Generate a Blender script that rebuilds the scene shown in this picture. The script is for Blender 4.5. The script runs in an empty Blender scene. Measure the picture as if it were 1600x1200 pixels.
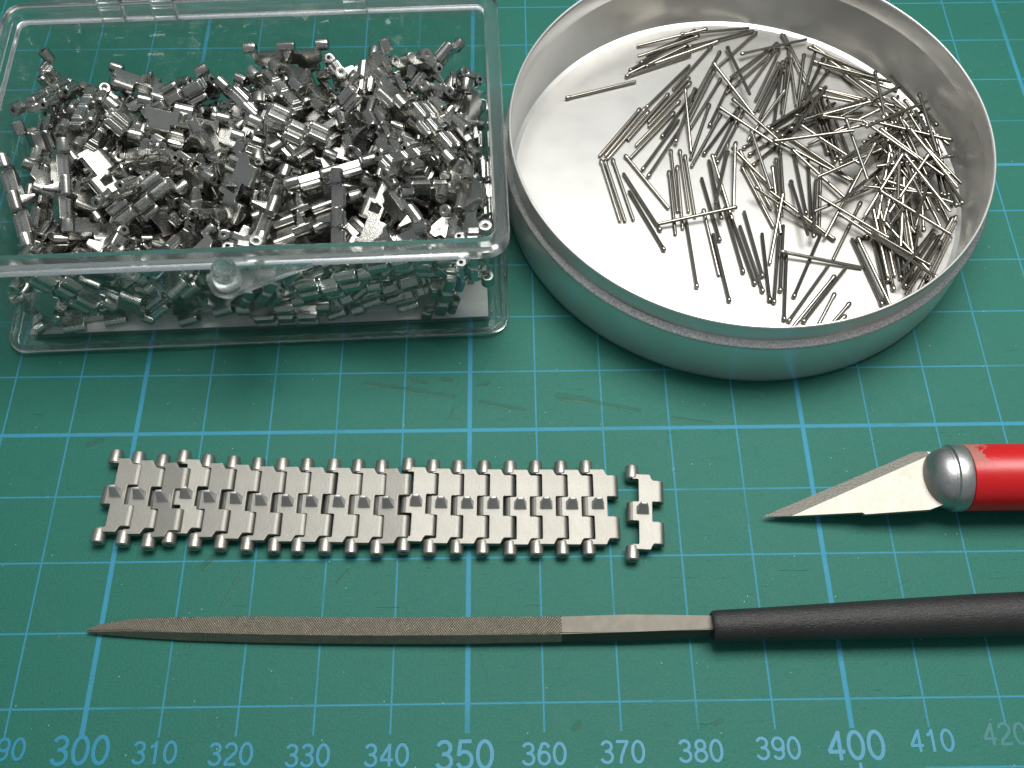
import bpy, bmesh, math, random
from mathutils import Vector, Matrix, Quaternion

# ------------------------------------------------------------------ scene, camera, light
# 1 Blender unit = 1 cm; helper coordinates are millimetres on the cutting mat (x = printed scale, y = up the mat)
sc = bpy.context.scene
sc.unit_settings.system = 'METRIC'
sc.unit_settings.scale_length = 0.01
COL = sc.collection
def W(x, y, z=0.0):
    return Vector(((x-350.0)/10.0, y/10.0, z/10.0))

cam_data = bpy.data.cameras.new('camera')
cam = bpy.data.objects.new('camera', cam_data); COL.objects.link(cam)
cam_data.sensor_width = 36.0
cam_data.lens = 36.0*1618.65/1600.0
cam_data.clip_start = 0.5; cam_data.clip_end = 2000.0
axis = Vector((0.5, -0.0009, -0.0128))
cam.matrix_world = Matrix.Translation(W(355.815, -28.472, 139.608)) @ Matrix.Rotation(axis.length, 4, axis.normalized())
sc.camera = cam

world = bpy.data.worlds.new('World'); sc.world = world; world.use_nodes = True
wb = world.node_tree.nodes['Background']
wb.inputs['Color'].default_value = (0.80, 0.88, 0.90, 1); wb.inputs['Strength'].default_value = 0.30

def area_lamp(name, pos, target, sx, sy, power, color):
    l = bpy.data.lights.new(name, 'AREA'); l.shape = 'RECTANGLE'; l.size = sx; l.size_y = sy
    l.energy = power; l.color = color
    o = bpy.data.objects.new(name, l); COL.objects.link(o)
    o.location = W(*pos)
    o.rotation_euler = (W(*target)-W(*pos)).to_track_quat('-Z', 'Y').to_euler()
    return o
area_lamp('desk_lamp', (432, 130, 345), (418, 38, 0), 26, 15, 6000, (1.0, 0.975, 0.93)).data.spread = math.radians(105)
area_lamp('ceiling_tube', (250, 420, 700), (370, 60, 0), 70, 8, 7000, (0.93, 0.97, 1.0))

sc.view_settings.view_transform = 'Standard'; sc.view_settings.look = 'None'
sc.view_settings.exposure = 0.0; sc.view_settings.gamma = 1.0
sc.render.engine = 'CYCLES'
sc.cycles.use_denoising = True
sc.cycles.max_bounces = 16; sc.cycles.transmission_bounces = 14; sc.cycles.transparent_max_bounces = 16
sc.cycles.glossy_bounces = 6; sc.cycles.diffuse_bounces = 4
sc.cycles.sample_clamp_indirect = 6.0

# ------------------------------------------------------------------ node helpers and materials
class NT:
    def __init__(s, name):
        s.m = bpy.data.materials.new(name); s.m.use_nodes = True
        s.t = s.m.node_tree; s.n = s.t.nodes; s.l = s.t.links
        s.out = s.n['Material Output']; s.bsdf = s.n['Principled BSDF']
    def put(s, inp, v):
        if hasattr(v, 'is_output'): s.l.new(v, inp)
        elif isinstance(v, (tuple, list)): inp.default_value = v if len(v) != 3 or inp.type == 'VECTOR' else (*v, 1)
        else: inp.default_value = v
    def set(s, **k):
        for a, v in k.items(): s.put(s.bsdf.inputs[a.replace('_', ' ')], v)
    def math(s, op, a, b=0.0, c=0.0, clamp=False):
        q = s.n.new('ShaderNodeMath'); q.operation = op; q.use_clamp = clamp
        for i, v in enumerate((a, b, c)): s.put(q.inputs[i], v)
        return q.outputs[0]
    def mix(s, f, a, b):
        q = s.n.new('ShaderNodeMix'); q.data_type = 'RGBA'
        s.put(q.inputs[0], f); s.put(q.inputs[6], a); s.put(q.inputs[7], b)
        return q.outputs[2]
    def noise(s, scale, detail=2.0, rough=0.5, vec=None, out=0, dist=0.0):
        q = s.n.new('ShaderNodeTexNoise'); q.inputs['Scale'].default_value = scale
        q.inputs['Detail'].default_value = detail; q.inputs['Roughness'].default_value = rough; q.inputs['Distortion'].default_value = dist
        s.l.new(vec if vec is not None else s.obj(), q.inputs['Vector'])
        return q.outputs[out]
    def voronoi(s, scale, vec=None, feature='F1'):
        q = s.n.new('ShaderNodeTexVoronoi'); q.feature = feature; q.inputs['Scale'].default_value = scale
        s.l.new(vec if vec is not None else s.obj(), q.inputs['Vector'])
        return q
    def obj(s):
        if not hasattr(s, '_o'): s._o = s.n.new('ShaderNodeTexCoord')
        return s._o.outputs['Object']
    def scaled(s, v):
        q = s.n.new('ShaderNodeVectorMath'); q.operation = 'MULTIPLY'
        s.l.new(s.obj(), q.inputs[0]); q.inputs[1].default_value = v
        return q.outputs[0]
    def ramp(s, f, stops):
        q = s.n.new('ShaderNodeValToRGB'); s.put(q.inputs[0], f)
        e = q.color_ramp.elements
        while len(e) < len(stops): e.new(0.5)
        for el, (p, c) in zip(e, stops):
            el.position = p; el.color = (c, c, c, 1) if isinstance(c, (int, float)) else (*c, 1)
        return q.outputs[0]
    def bump(s, h, strength=0.3, dist=0.01):
        q = s.n.new('ShaderNodeBump'); q.inputs['Strength'].default_value = strength; q.inputs['Distance'].default_value = dist
        s.put(q.inputs['Height'], h); s.l.new(q.outputs[0], s.bsdf.inputs['Normal'])
    def rand(s):
        return s.n.new('ShaderNodeObjectInfo').outputs['Random']

def mat_cast(name, lo, hi, r0, r1, bs=0.3, metal=1.0):            # cast white-metal of the links: warm grey, finely grained
    t = NT(name); rnd = t.rand()
    n1 = t.noise(5.0, 3); n2 = t.noise(60.0, 2); n3 = t.noise(140.0, 2)
    f = t.math('ADD', t.math('MULTIPLY', n1, 0.5), t.math('MULTIPLY', rnd, 0.5))
    t.set(Base_Color=t.mix(f, lo, hi), Metallic=metal,
          Roughness=t.math('ADD', t.math('MULTIPLY', n2, r1-r0), t.math('ADD', t.math('MULTIPLY', rnd, 0.06), r0)))
    t.bump(t.math('ADD', n3, t.math('MULTIPLY', t.noise(34.0, 2), 1.4)), bs, 0.006)
    return t.m
M_LINK = mat_cast('cast_metal', (0.32, 0.318, 0.305), (0.60, 0.592, 0.56), 0.13, 0.29, 0.12)
M_ROW = mat_cast('cast_metal_matte', (0.25, 0.243, 0.222), (0.345, 0.336, 0.306), 0.46, 0.58, 0.26)
M_KNUCKLE = mat_cast('cast_metal_bright', (0.34, 0.33, 0.30), (0.48, 0.465, 0.42), 0.32, 0.44, 0.25, 0.92)
M_HORN = mat_cast('cast_metal_smooth', (0.46, 0.46, 0.46), (0.58, 0.575, 0.57), 0.36, 0.44, 0.2, 0.65)

def mat_pin():
    t = NT('steel_wire'); rnd = t.rand()
    t.set(Base_Color=t.mix(rnd, (0.25, 0.232, 0.20), (0.42, 0.395, 0.35)), Metallic=1.0, Roughness=t.math('ADD', t.math('MULTIPLY', t.noise(40, 2), 0.08), 0.12))
    return t.m
M_PIN = mat_pin()

def mat_tin(name, col, r0, r1, brushed, bs=0.15, metal=1.0):
    t = NT(name)
    st = t.noise(1.0, 4, 0.6, t.scaled((3.0, 90.0, 3.0) if brushed == 'floor' else (8.0, 8.0, 70.0)))
    n = t.noise(2.2, 3); sp = t.noise(70.0, 2)
    c = t.mix(n, tuple(v*0.93 for v in col), tuple(min(1, v*1.05) for v in col))
    c = t.mix(t.math('GREATER_THAN', sp, 0.74), c, tuple(v*0.6 for v in col))
    t.set(Base_Color=c, Metallic=metal, Roughness=t.math('ADD', t.math('MULTIPLY', t.math('ADD', st, n), 0.5*(r1-r0)), r0))
    t.bump(t.math('ADD', st, t.math('MULTIPLY', sp, 0.6)), bs, 0.004)
    return t.m
M_TINWALL = mat_tin('pressed_aluminium', (0.80, 0.80, 0.785), 0.24, 0.40, 'wall', 0.12, 0.80)
M_TINFLOOR = mat_tin('brushed_aluminium', (0.62, 0.61, 0.585), 0.32, 0.46, 'floor', 0.12)
def mat_bead():
    t = NT('scuffed_aluminium'); n = t.noise(30, 5, 0.75); n2 = t.noise(6, 3)
    t.set(Base_Color=t.mix(t.ramp(n, [(0.35, 0.0), (0.65, 1.0)]), (0.42, 0.41, 0.41), (0.86, 0.85, 0.83)), Metallic=1.0,
          Roughness=t.math('ADD', t.math('MULTIPLY', n2, 0.25), 0.25))
    t.bump(n, 0.5, 0.008)
    return t.m
M_BEAD = mat_bead()

def mat_clear(name, rough, tint, ior=1.49):
    t = NT(name)
    sc1 = t.noise(26, 4, 0.7); 
    t.set(Base_Color=tint, Transmission_Weight=1.0, IOR=ior,
          Roughness=t.math('ADD', t.math('MULTIPLY', t.math('GREATER_THAN', sc1, 0.66), 0.10), rough))
    t.bump(t.noise(1.6, 2), 0.05, 0.02)
    return t.m
def mat_wall():                                 # clear moulded wall: mostly seen through, mirror-like at a glance, faintly hazed by handling
    t = NT('clear_polystyrene'); t.n.remove(t.bsdf)
    tr = t.n.new('ShaderNodeBsdfTransparent'); tr.inputs[0].default_value = (0.955, 0.975, 0.97, 1)
    gl = t.n.new('ShaderNodeBsdfGlossy'); gl.inputs['Roughness'].default_value = 0.02
    df = t.n.new('ShaderNodeBsdfDiffuse'); df.inputs[0].default_value = (0.8, 0.82, 0.80, 1)
    fr = t.n.new('ShaderNodeFresnel'); t.put(fr.inputs['IOR'], t.math('MULTIPLY_ADD', t.n.new('ShaderNodeNewGeometry').outputs['Backfacing'], -0.8333, 1.5))
    b = t.n.new('ShaderNodeBump'); b.inputs['Strength'].default_value = 0.05; b.inputs['Distance'].default_value = 0.02
    t.l.new(t.noise(1.6, 2), b.inputs['Height']); t.l.new(b.outputs[0], gl.inputs['Normal']); t.l.new(b.outputs[0], fr.inputs['Normal'])
    m1 = t.n.new('ShaderNodeMixShader'); t.l.new(fr.outputs[0], m1.inputs[0]); t.l.new(tr.outputs[0], m1.inputs[1]); t.l.new(gl.outputs[0], m1.inputs[2])
    scuff = t.ramp(t.noise(7, 5, 0.75, None, 0, 1.2), [(0.46, 0.012), (0.64, 0.03), (0.74, 0.16)])
    m2 = t.n.new('ShaderNodeMixShader'); t.l.new(scuff, m2.inputs[0]); t.l.new(m1.outputs[0], m2.inputs[1]); t.l.new(df.outputs[0], m2.inputs[2])
    t.l.new(m2.outputs[0], t.out.inputs['Surface'])
    return t.m
M_CLEAR = mat_wall()
M_RIM = mat_clear('worn_rim_polystyrene', 0.16, (0.97, 0.99, 0.985))
M_FROST = mat_clear('frosted_polystyrene', 0.20, (0.97, 0.99, 0.985))

def mat_simple(name, col, rough, metal=0.0, nscale=30.0, amp=0.1, bump=0.0, spec=0.5):
    t = NT(name); n = t.noise(nscale, 4, 0.6)
    t.set(Base_Color=t.mix(n, tuple(v*(1-amp) for v in col), tuple(min(1, v*(1+amp)) for v in col)), Metallic=metal,
          Roughness=t.math('ADD', t.math('MULTIPLY', n, 0.16), rough-0.08))
    t.bsdf.inputs['Specular IOR Level'].default_value = spec
    if bump: t.bump(n, bump, 0.01)
    return t.m
M_CARD = mat_simple('grey_card', (0.62, 0.60, 0.60), 0.7, 0, 45, 0.06, 0.1)

def mat_mat():                                  # printed cutting mat: grid, wear, cuts, dents, dust
    t = NT('cutting_mat_print')
    sep = t.n.new('ShaderNodeSeparateXYZ'); t.l.new(t.obj(), sep.inputs[0])
    X = t.math('MULTIPLY_ADD', sep.outputs[0], 10.0, 350.0)      # millimetres on the printed scale
    Y = t.math('MULTIPLY', sep.outputs[1], 10.0)
    wob = t.math('MULTIPLY', t.math('SUBTRACT', t.noise(70, 3, 0.7), 0.5), 0.20)
    def dist(v, off, per):
        q = t.math('FRACT', t.math('ADD', t.math('DIVIDE', t.math('SUBTRACT', v, off), per), 0.5))
        return t.math('MULTIPLY', t.math('ABSOLUTE', t.math('SUBTRACT', q, 0.5)), per)
    def line(d, w):
        return t.math('DIVIDE', t.math('SUBTRACT', w, t.math('ADD', d, wob)), 0.13, clamp=True)
    vx = t.math('MAXIMUM', line(dist(X, 0, 10), 0.18), line(dist(X, 0, 50), 0.40))
    low = t.math('GREATER_THAN', Y, t.math('MULTIPLY_ADD', t.math('SINE', X), 0.0, -3.75))
    vx = t.math('MULTIPLY', vx, low)
    hy = t.math('MAXIMUM', line(dist(Y, 0, 10), 0.18), line(dist(Y, 40, 50), 0.36))
    hy = t.math('MULTIPLY', hy, t.math('GREATER_THAN', Y, -1.0))
    h2 = t.math('MULTIPLY', line(t.math('ABSOLUTE', t.math('ADD', Y, 8.75)), 0.19), t.math('GREATER_THAN', X, 408.5))
    grid = t.math('MAXIMUM', t.math('MAXIMUM', vx, hy), h2)
    # wear: rubbed-out patches and pin-prick losses
    patch = t.noise(0.55, 3, 0.6)
    rub = t.ramp(patch, [(0.30, 1.0), (0.55, 0.82), (0.66, 0.42), (0.74, 0.25)])
    prick = t.ramp(t.noise(75, 3, 0.8), [(0.32, 0.40), (0.50, 1.0)])
    grid = t.math('MULTIPLY', grid, t.math('MULTIPLY', rub, prick))
    big = t.noise(0.25, 3, 0.6); mid = t.noise(3.0, 4, 0.65); fine = t.noise(120, 2, 0.6)
    g = t.mix(t.math('ADD', t.math('MULTIPLY', big, 0.5), t.math('MULTIPLY', mid, 0.5)), (0.003, 0.104, 0.075), (0.007, 0.156, 0.116))
    g = t.mix(t.math('MULTIPLY', t.ramp(fine, [(0.40, 0.0), (0.75, 1.0)]), 0.14), g, (0.08, 0.22, 0.17))
    smear = t.ramp(t.noise(1.2, 4, 0.7, None, 0, 1.5), [(0.58, 0.0), (0.75, 1.0)])
    g = t.mix(t.math('MULTIPLY', smear, 0.10), g, (0.10, 0.20, 0.14))
    g = t.mix(t.math('MULTIPLY', t.ramp(t.noise(24, 4, 0.75), [(0.45, 0.0), (0.72, 1.0)]), 0.28), g, (0.03, 0.20, 0.15))
    c = t.mix(grid, g, (0.035, 0.275, 0.44))
    # dents and cuts (places measured on the printed scale)
    dark = None; pale = None
    cuts = [(333.9, 48.4, 347.6, 45.8, .38), (341, 48.8, 343.2, 48.2, .42), (363.3, 45.7, 368, 44.9, .55), (366, 45.2, 375.8, 43.0, .32), (345.6, 48.9, 347.0, 48.7, .5),
            (351.2, 47.7, 352.9, 48.0, .40), (351.5, 44.9, 358.3, 43.3, .34), (380.5, 41.8, 386.7, 40.8, .18), (293.1, 38.3, 295.0, 39.1, .6),
            (339.4, 20.4, 341.2, 20.6, .35), (331.6, 16.7, 333.2, 18.6, .2), (382, -3.1, 383.2, -2.6, .35), (363.8, -3.4, 364.6, -2.6, .4), (312.5, 19.0, 313.9, 20.6, .5), (347, 42.2, 347.6, 44.0, .16), (316, 13.6, 318, 18.4, .12)]
    for i, (x1, y1, x2, y2, w) in enumerate(cuts):
        dx, dy = x2-x1, y2-y1; L = math.hypot(dx, dy); ux, uy = dx/L, dy/L
        px = t.math('SUBTRACT', X, x1); py = t.math('SUBTRACT', Y, y1)
        al = t.math('ADD', t.math('MULTIPLY', px, ux), t.math('MULTIPLY', py, uy))
        ac = t.math('ADD', t.math('MULTIPLY', px, -uy), t.math('MULTIPLY', py, ux))
        over = t.math('MAXIMUM', t.math('MULTIPLY', al, -1.0), t.math('SUBTRACT', al, L))
        over = t.math('MAXIMUM', over, 0.0)
        d = t.math('ADD', t.math('ABSOLUTE', t.math('ADD', ac, t.math('MULTIPLY', wob, 2.2))), over)
        k = t.math('DIVIDE', t.math('SUBTRACT', w, d), 0.16, clamp=True)
        e = t.math('ADD', t.math('ABSOLUTE', t.math('ADD', ac, t.math('MULTIPLY_ADD', wob, 2.2, w*1.1))), over)
        ke = t.math('DIVIDE', t.math('SUBTRACT', 0.13, e), 0.10, clamp=True)
        dark = k if dark is None else t.math('MAXIMUM', dark, k)
        pale = ke if pale is None else t.math('MAXIMUM', pale, ke)
    c = t.mix(t.math('MULTIPLY', t.math('MULTIPLY', dark, t.ramp(t.noise(9, 3, 0.7), [(0.35, 0.45), (0.6, 1.0)])), 0.62), c, (0.010, 0.085, 0.055))
    c = t.mix(t.math('MULTIPLY', pale, 0.30), c, (0.22, 0.24, 0.13))
    # dust: pale specks and tiny yellow-brown fibres
    v = t.voronoi(5.5); sp = t.math('LESS_THAN', t.math('ADD', v.outputs['Distance'], t.math('MULTIPLY', t.noise(60, 2), 0.05)), 0.062)
    keep = t.math('GREATER_THAN', t.noise(1.3, 2, 0.5), 0.46)
    c = t.mix(t.math('MULTIPLY', t.math('MULTIPLY', sp, keep), 0.75), c, (0.62, 0.64, 0.58))
    v2 = t.voronoi(2.6); sp2 = t.math('LESS_THAN', t.math('ADD', v2.outputs['Distance'], t.math('MULTIPLY', t.noise(16, 3), 0.16)), 0.105)
    c = t.mix(t.math('MULTIPLY', sp2, 0.55), c, (0.22, 0.17, 0.08))
    wv = t.noise(1.0, 3, 0.6, t.scaled((2.2, 60.0, 1.0)), 0, 0.8)
    scr = t.ramp(wv, [(0.70, 0.0), (0.76, 1.0)])
    c = t.mix(t.math('MULTIPLY', scr, 0.10), c, (0.25, 0.34, 0.27))
    for ang, off, st_ in ((37.0, 3.1, 0.16), (-24.0, 7.7, 0.14), (74.0, 1.9, 0.12)):
        mp = t.n.new('ShaderNodeMapping'); mp.inputs['Rotation'].default_value = (0, 0, math.radians(ang)); mp.inputs['Location'].default_value = (off, off*2, 0)
        t.l.new(t.obj(), mp.inputs['Vector'])
        m2 = t.n.new('ShaderNodeMapping'); m2.inputs['Scale'].default_value = (0.9, 42.0, 1.0); t.l.new(mp.outputs[0], m2.inputs['Vector'])
        cut = t.ramp(t.noise(1.0, 2, 0.5, m2.outputs[0]), [(0.735, 0.0), (0.75, 1.0)])
        cut = t.math('MULTIPLY', cut, t.math('GREATER_THAN', t.noise(0.8, 2, 0.5, mp.outputs[0]), 0.50))
        c = t.mix(t.math('MULTIPLY', cut, st_*2.2), c, (0.16, 0.28, 0.22)); scr = t.math('MAXIMUM', scr, cut)
    t.set(Base_Color=c, Roughness=t.math('ADD', t.math('MULTIPLY', mid, 0.16), 0.42))
    t.bsdf.inputs['Specular IOR Level'].default_value = 0.36
    h = t.math('ADD', t.math('MULTIPLY', fine, 0.6), t.math('MULTIPLY', t.noise(28, 3, 0.75), 1.3))
    h = t.math('SUBTRACT', t.math('ADD', h, t.math('MULTIPLY', pale, 0.5)), t.math('MULTIPLY', dark, 0.35))
    h = t.math('SUBTRACT', h, t.math('MULTIPLY', scr, 0.8))
    t.bump(t.math('ADD', h, t.math('MULTIPLY', grid, 0.25)), 0.75, 0.009)
    return t.m
M_MAT = mat_mat()
def mat_print(name, keep):
    t = NT(name)
    wear = t.ramp(t.noise(60, 3, 0.75), [(0.36, keep*0.6), (0.52, keep)])
    g = (0.012, 0.125, 0.09)
    t.set(Base_Color=t.mix(wear, g, (0.022, 0.26, 0.46)), Roughness=0.46)
    return t.m
M_PRINT = mat_print('printed_ink', 0.80); M_PRINT_WORN = mat_print('worn_printed_ink', 0.22)
M_MATEDGE = mat_simple('mat_core', (0.02, 0.12, 0.09), 0.6)

# ------------------------------------------------------------------ mesh helpers
def link_obj(name, me, parent=None, label=None, cat=None, group=None, kind=None):
    o = bpy.data.objects.new(name, me); COL.objects.link(o)
    if parent: o.parent = parent
    tag(o, label, cat, group, kind)
    return o
def tag(o, label=None, cat=None, group=None, kind=None):
    for k, v in (('label', label), ('category', cat), ('group', group), ('kind', kind)):
        if v: o[k] = v
def mesh(name, bm, mat, angle=35.0):
    bmesh.ops.recalc_face_normals(bm, faces=bm.faces)
    me = bpy.data.meshes.new(name); bm.to_mesh(me); bm.free()
    mats = mat if isinstance(mat, (list, tuple)) else [mat]
    for m in mats: me.materials.append(m)
    me.shade_smooth(); me.set_sharp_from_angle(angle=math.radians(angle))
    return me
def mm(v): return Vector(v)/10.0
def add_box(bm, x0, x1, y0, y1, z0, z1, bev=0.0):
    vs = [bm.verts.new(mm((x, y, z))) for x in (x0, x1) for y in (y0, y1) for z in (z0, z1)]
    fs = [bm.faces.new([vs[i] for i in f]) for f in ((0,1,3,2),(4,6,7,5),(0,4,5,1),(2,3,7,6),(0,2,6,4),(1,5,7,3))]
    if bev:
        bmesh.ops.bevel(bm, geom=list({e for f in fs for e in f.edges}), offset=bev/10, segments=2, affect='EDGES', profile=0.6)
def add_prism(bm, poly, z0, z1):
    lo = [bm.verts.new(mm((x, y, z0))) for x, y in poly]; hi = [bm.verts.new(mm((x, y, z1))) for x, y in poly]
    n = len(poly); bm.faces.new(lo[::-1]); bm.faces.new(hi)
    for i in range(n): bm.faces.new((lo[i], lo[(i+1) % n], hi[(i+1) % n], hi[i]))
def add_lathe(bm, prof, frame=Matrix(), seg=24, cap0=True, cap1=True, mat_of=None):
    """prof: (radius, height) pairs in mm along the frame's z axis"""
    rings = []
    for r, h in prof:
        rings.append([bm.verts.new(frame @ mm((r*math.cos(2*math.pi*k/seg), r*math.sin(2*math.pi*k/seg), h))) for k in range(seg)])
    for i in range(len(rings)-1):
        for k in range(seg):
            f = bm.faces.new((rings[i][k], rings[i][(k+1) % seg], rings[i+1][(k+1) % seg], rings[i+1][k]))
            if mat_of: f.material_index = mat_of[i]
    if cap0: bm.faces.new(rings[0][::-1])
    if cap1: bm.faces.new(rings[-1])
def along_y(x, y, z): return Matrix.Translation(mm((x, y, z))) @ Matrix.Rotation(-math.pi/2, 4, 'X')
def along_x(x, y, z): return Matrix.Translation(mm((x, y, z))) @ Matrix.Rotation(math.pi/2, 4, 'Y')
def rounded_rect(w, d, inset, r, n=6):
    pts = []; r = max(r-inset, 0.15)
    for cx, cy, a0 in ((w-inset-r, d-inset-r, 0), (inset+r, d-inset-r, 90), (inset+r, inset+r, 180), (w-inset-r, inset+r, 270)):
        for k in range(n+1):
            a = math.radians(a0+90*k/n); pts.append((cx+r*math.cos(a), cy+r*math.sin(a)))
    return pts
def add_shell(bm, w, d, r, prof):
    """prof: (inset, z) loops, closed by a cap at both ends"""
    loops = [[bm.verts.new(mm((x, y, z))) for x, y in rounded_rect(w, d, i, r)] for i, z in prof]
    for a, b in zip(loops, loops[1:]):
        for k in range(len(a)): bm.faces.new((a[k], a[(k+1) % len(a)], b[(k+1) % len(a)], b[k]))
    bm.faces.new(loops[0][::-1]); bm.faces.new(loops[-1])
def evaluated(me, mods, mat, angle=50.0):
    """run a modifier stack once on a loose mesh and return the result"""
    o = bpy.data.objects.new('work', me); COL.objects.link(o); extra = []
    for kind, kw in mods:
        md = o.modifiers.new(kind, kind)
        for k, v in kw.items():
            if k == 'object': extra.append(v)
            setattr(md, k, v)
    dg = bpy.context.evaluated_depsgraph_get()
    r = bpy.data.meshes.new_from_object(o.evaluated_get(dg)); r.materials.clear(); r.materials.append(mat)
    bpy.data.objects.remove(o)
    r.shade_smooth(); r.set_sharp_from_angle(angle=math.radians(angle))
    return r

# ------------------------------------------------------------------ cutting mat
bm = bmesh.new()
add_box(bm, -240, 290, -24, 330, -3.0, 0.0, 0)
cm = link_obj('cutting_mat', mesh('cutting_mat', bm, M_MAT), None, 'green cutting mat with a pale blue centimetre grid under everything', 'cutting mat')
bm = bmesh.new(); add_box(bm, -900, 1200, -700, 900, -33.0, -3.05)
link_obj('workbench', mesh('workbench', bm, mat_simple('bench_top', (0.26, 0.21, 0.16), 0.55, 0, 1.5, 0.2, 0.1)), None, 'plain brown bench top under the cutting mat', None, None, 'structure')
# digits drawn as strokes, height 1
def arc(cx, cy, rx, ry, a0, a1, n=14):
    return [(cx+rx*math.cos(math.radians(a0+(a1-a0)*k/n)), cy+ry*math.sin(math.radians(a0+(a1-a0)*k/n))) for k in range(n+1)]
DIG = {'0': [arc(.29, .5, .235, .445, 90, 450, 32)],
       '1': [[(.10, .735), (.20, .765), (.28, .83), (.32, .93)], [(.33, .995), (.33, .0)]],
       '2': [arc(.29, .70, .225, .245, 170, -30, 16)+[(.44, .51), (.30, .37), (.14, .23), (.075, .06)], [(.045, .05), (.535, .05)]],
       '3': [arc(.275, .735, .205, .21, 165, -85, 16)+[(.20, .52)], arc(.275, .285, .235, .24, 95, -165, 20)],
       '4': [[(.41, .0), (.41, .98)], [(.43, .965), (.04, .29)], [(.02, .285), (.57, .285)]],
       '5': [[(.51, .945), (.10, .945)], [(.145, .96), (.085, .455)], arc(.285, .325, .235, .275, 140, -160, 20)],
       '6': [[(.50, .76)]+arc(.30, .72, .19, .225, 20, 120, 8)+arc(.40, .45, .34, .40, 140, 180, 6)+[(.07, .34)], arc(.29, .315, .225, .26, 0, 360, 24)],
       '7': [[(.03, .945), (.55, .945)], [(.52, .95), (.36, .62), (.235, .30), (.19, .0)]],
       '8': [arc(.29, .735, .195, .21, 0, 360, 22), arc(.29, .28, .235, .235, 0, 360, 24)],
       '9': [arc(.29, .685, .225, .26, 0, 360, 24), [(.515, .66), (.505, .46)]+arc(.28, .28, .21, .23, 35, -155, 12)]}
def stroke(bm, pts, w, z, sc_, ox, oy):
    P = []
    for p in pts:
        if not P or math.hypot(p[0]-P[-1][0], p[1]-P[-1][1]) > 1e-4: P.append(p)
    closed = math.hypot(P[0][0]-P[-1][0], P[0][1]-P[-1][1]) < 0.02
    L = []; n = len(P)
    for i, (x, y) in enumerate(P):
        a = P[i-1] if i else (P[-2] if closed else P[0]); b = P[i+1] if i < n-1 else (P[1] if closed else P[-1])
        d1 = Vector((x-a[0], y-a[1])); d2 = Vector((b[0]-x, b[1]-y))
        d1 = d1.normalized() if d1.length > 1e-6 else d2.normalized(); d2 = d2.normalized() if d2.length > 1e-6 else d1
        t = (d1+d2).normalized() if (d1+d2).length > 1e-3 else d1
        k = min(1.0/max(0.35, t.dot(d1)), 1.8)*w/2
        L.append([bm.verts.new(mm(((x-t.y*k*s+ox)*sc_, (y+t.x*k*s+oy)*sc_, z))) for s in (1, -1)])
    for a, b in zip(L, L[1:]): bm.faces.new((a[0], a[1], b[1], b[0]))
def number(txt, x, y, size, m):
    bm = bmesh.new(); adv = 0.70; w0 = adv*(len(txt)-1)+0.61
    for i, ch in enumerate(txt):
        for j, pts in enumerate(DIG[ch]): stroke(bm, [(px*1.06, py) for px, py in pts], 0.132, 0.02+0.006*j, size, i*adv-w0/2, -0.5)
    me = mesh('printed_number', bm, m)
    if me.polygons[0].normal.z < 0: me.flip_normals()
    n = link_obj('printed_number', me, cm); n.location = W(x, y, 0.01)
for txt, x, y in (('290', 290.2, -4.95), ('310', 309.8, -5.6), ('320', 319.6, -5.9), ('330', 329.5, -6.2), ('340', 339.65, -6.3), ('360', 359.9, -6.4), ('370', 370.0, -6.3), ('380', 380.05, -6.3), ('390', 390.05, -6.1), ('410', 410.0, -5.4)):
    number(txt, x, y, 2.85, M_PRINT)
for txt, x, y in (('300', 300.2, -5.2), ('350', 349.7, -6.4), ('400', 400.1, -5.85)): number(txt, x, y, 3.7, M_PRINT)
number('420', 419.6, -4.7, 2.85, M_PRINT_WORN)
bm = bmesh.new(); add_box(bm, -0.2, 0.2, -0.9, 0.9, 0.0, 0.03)
link_obj('scale_tick', mesh('scale_tick', bm, M_PRINT), cm).location = W(400.3, -8.9, 0.0)

# ------------------------------------------------------------------ clear plastic box with its lid folded back
BOX_A = math.radians(1.9)
BOX_M = Matrix.Translation(W(278.1, 53.9, 0.02)) @ Matrix.Rotation(BOX_A, 4, 'Z')
box = bpy.data.objects.new('plastic_box', None); COL.objects.link(box); box.matrix_world = BOX_M
tag(box, 'clear plastic hinged box with lid folded back, filled with small metal track links', 'box')
bm = bmesh.new()
add_shell(bm, 78.0, 51.0, 3.2, [(1.0, 0.2), (1.0, 1.2), (0.0, 1.35), (0.0, 2.0), (0.0, 21.1), (1.85, 21.15), (2.1, 2.0), (2.3, 1.3), (2.8, 1.0)])
link_obj('tray', mesh('tray', bm, M_CLEAR, 30), box)
bm = bmesh.new()
loops = [[bm.verts.new(mm((x, y, z))) for x, y in rounded_rect(78.0, 51.0, i, 3.2)] for i, z in [(1.9, 21.2), (-0.2, 21.2), (-0.4, 21.5), (-0.4, 23.4), (-0.15, 23.8), (1.5, 23.8), (1.8, 23.5)]]
for a, b in zip(loops, loops[1:]+loops[:1]):
    for k in range(len(a)): bm.faces.new((a[k], a[(k+1) % len(a)], b[(k+1) % len(a)], b[k]))
link_obj('rim', mesh('rim', bm, M_RIM, 40), box)
bm = bmesh.new()
loops = [[bm.verts.new(mm((x, y, z))) for x, y in rounded_rect(78.0, 51.0, i, 3.2)] for i, z in [(0.9, 0.0), (0.2, 0.1), (-0.12, 0.5), (-0.12, 1.0), (0.02, 1.3), (0.9, 1.3)]]
for a, b in zip(loops, loops[1:]+loops[:1]):
    for k in range(len(a)): bm.faces.new((a[k], a[(k+1) % len(a)], b[(k+1) % len(a)], b[k]))
link_obj('base_edge', mesh('base_edge', bm, M_RIM, 40), box)
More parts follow.
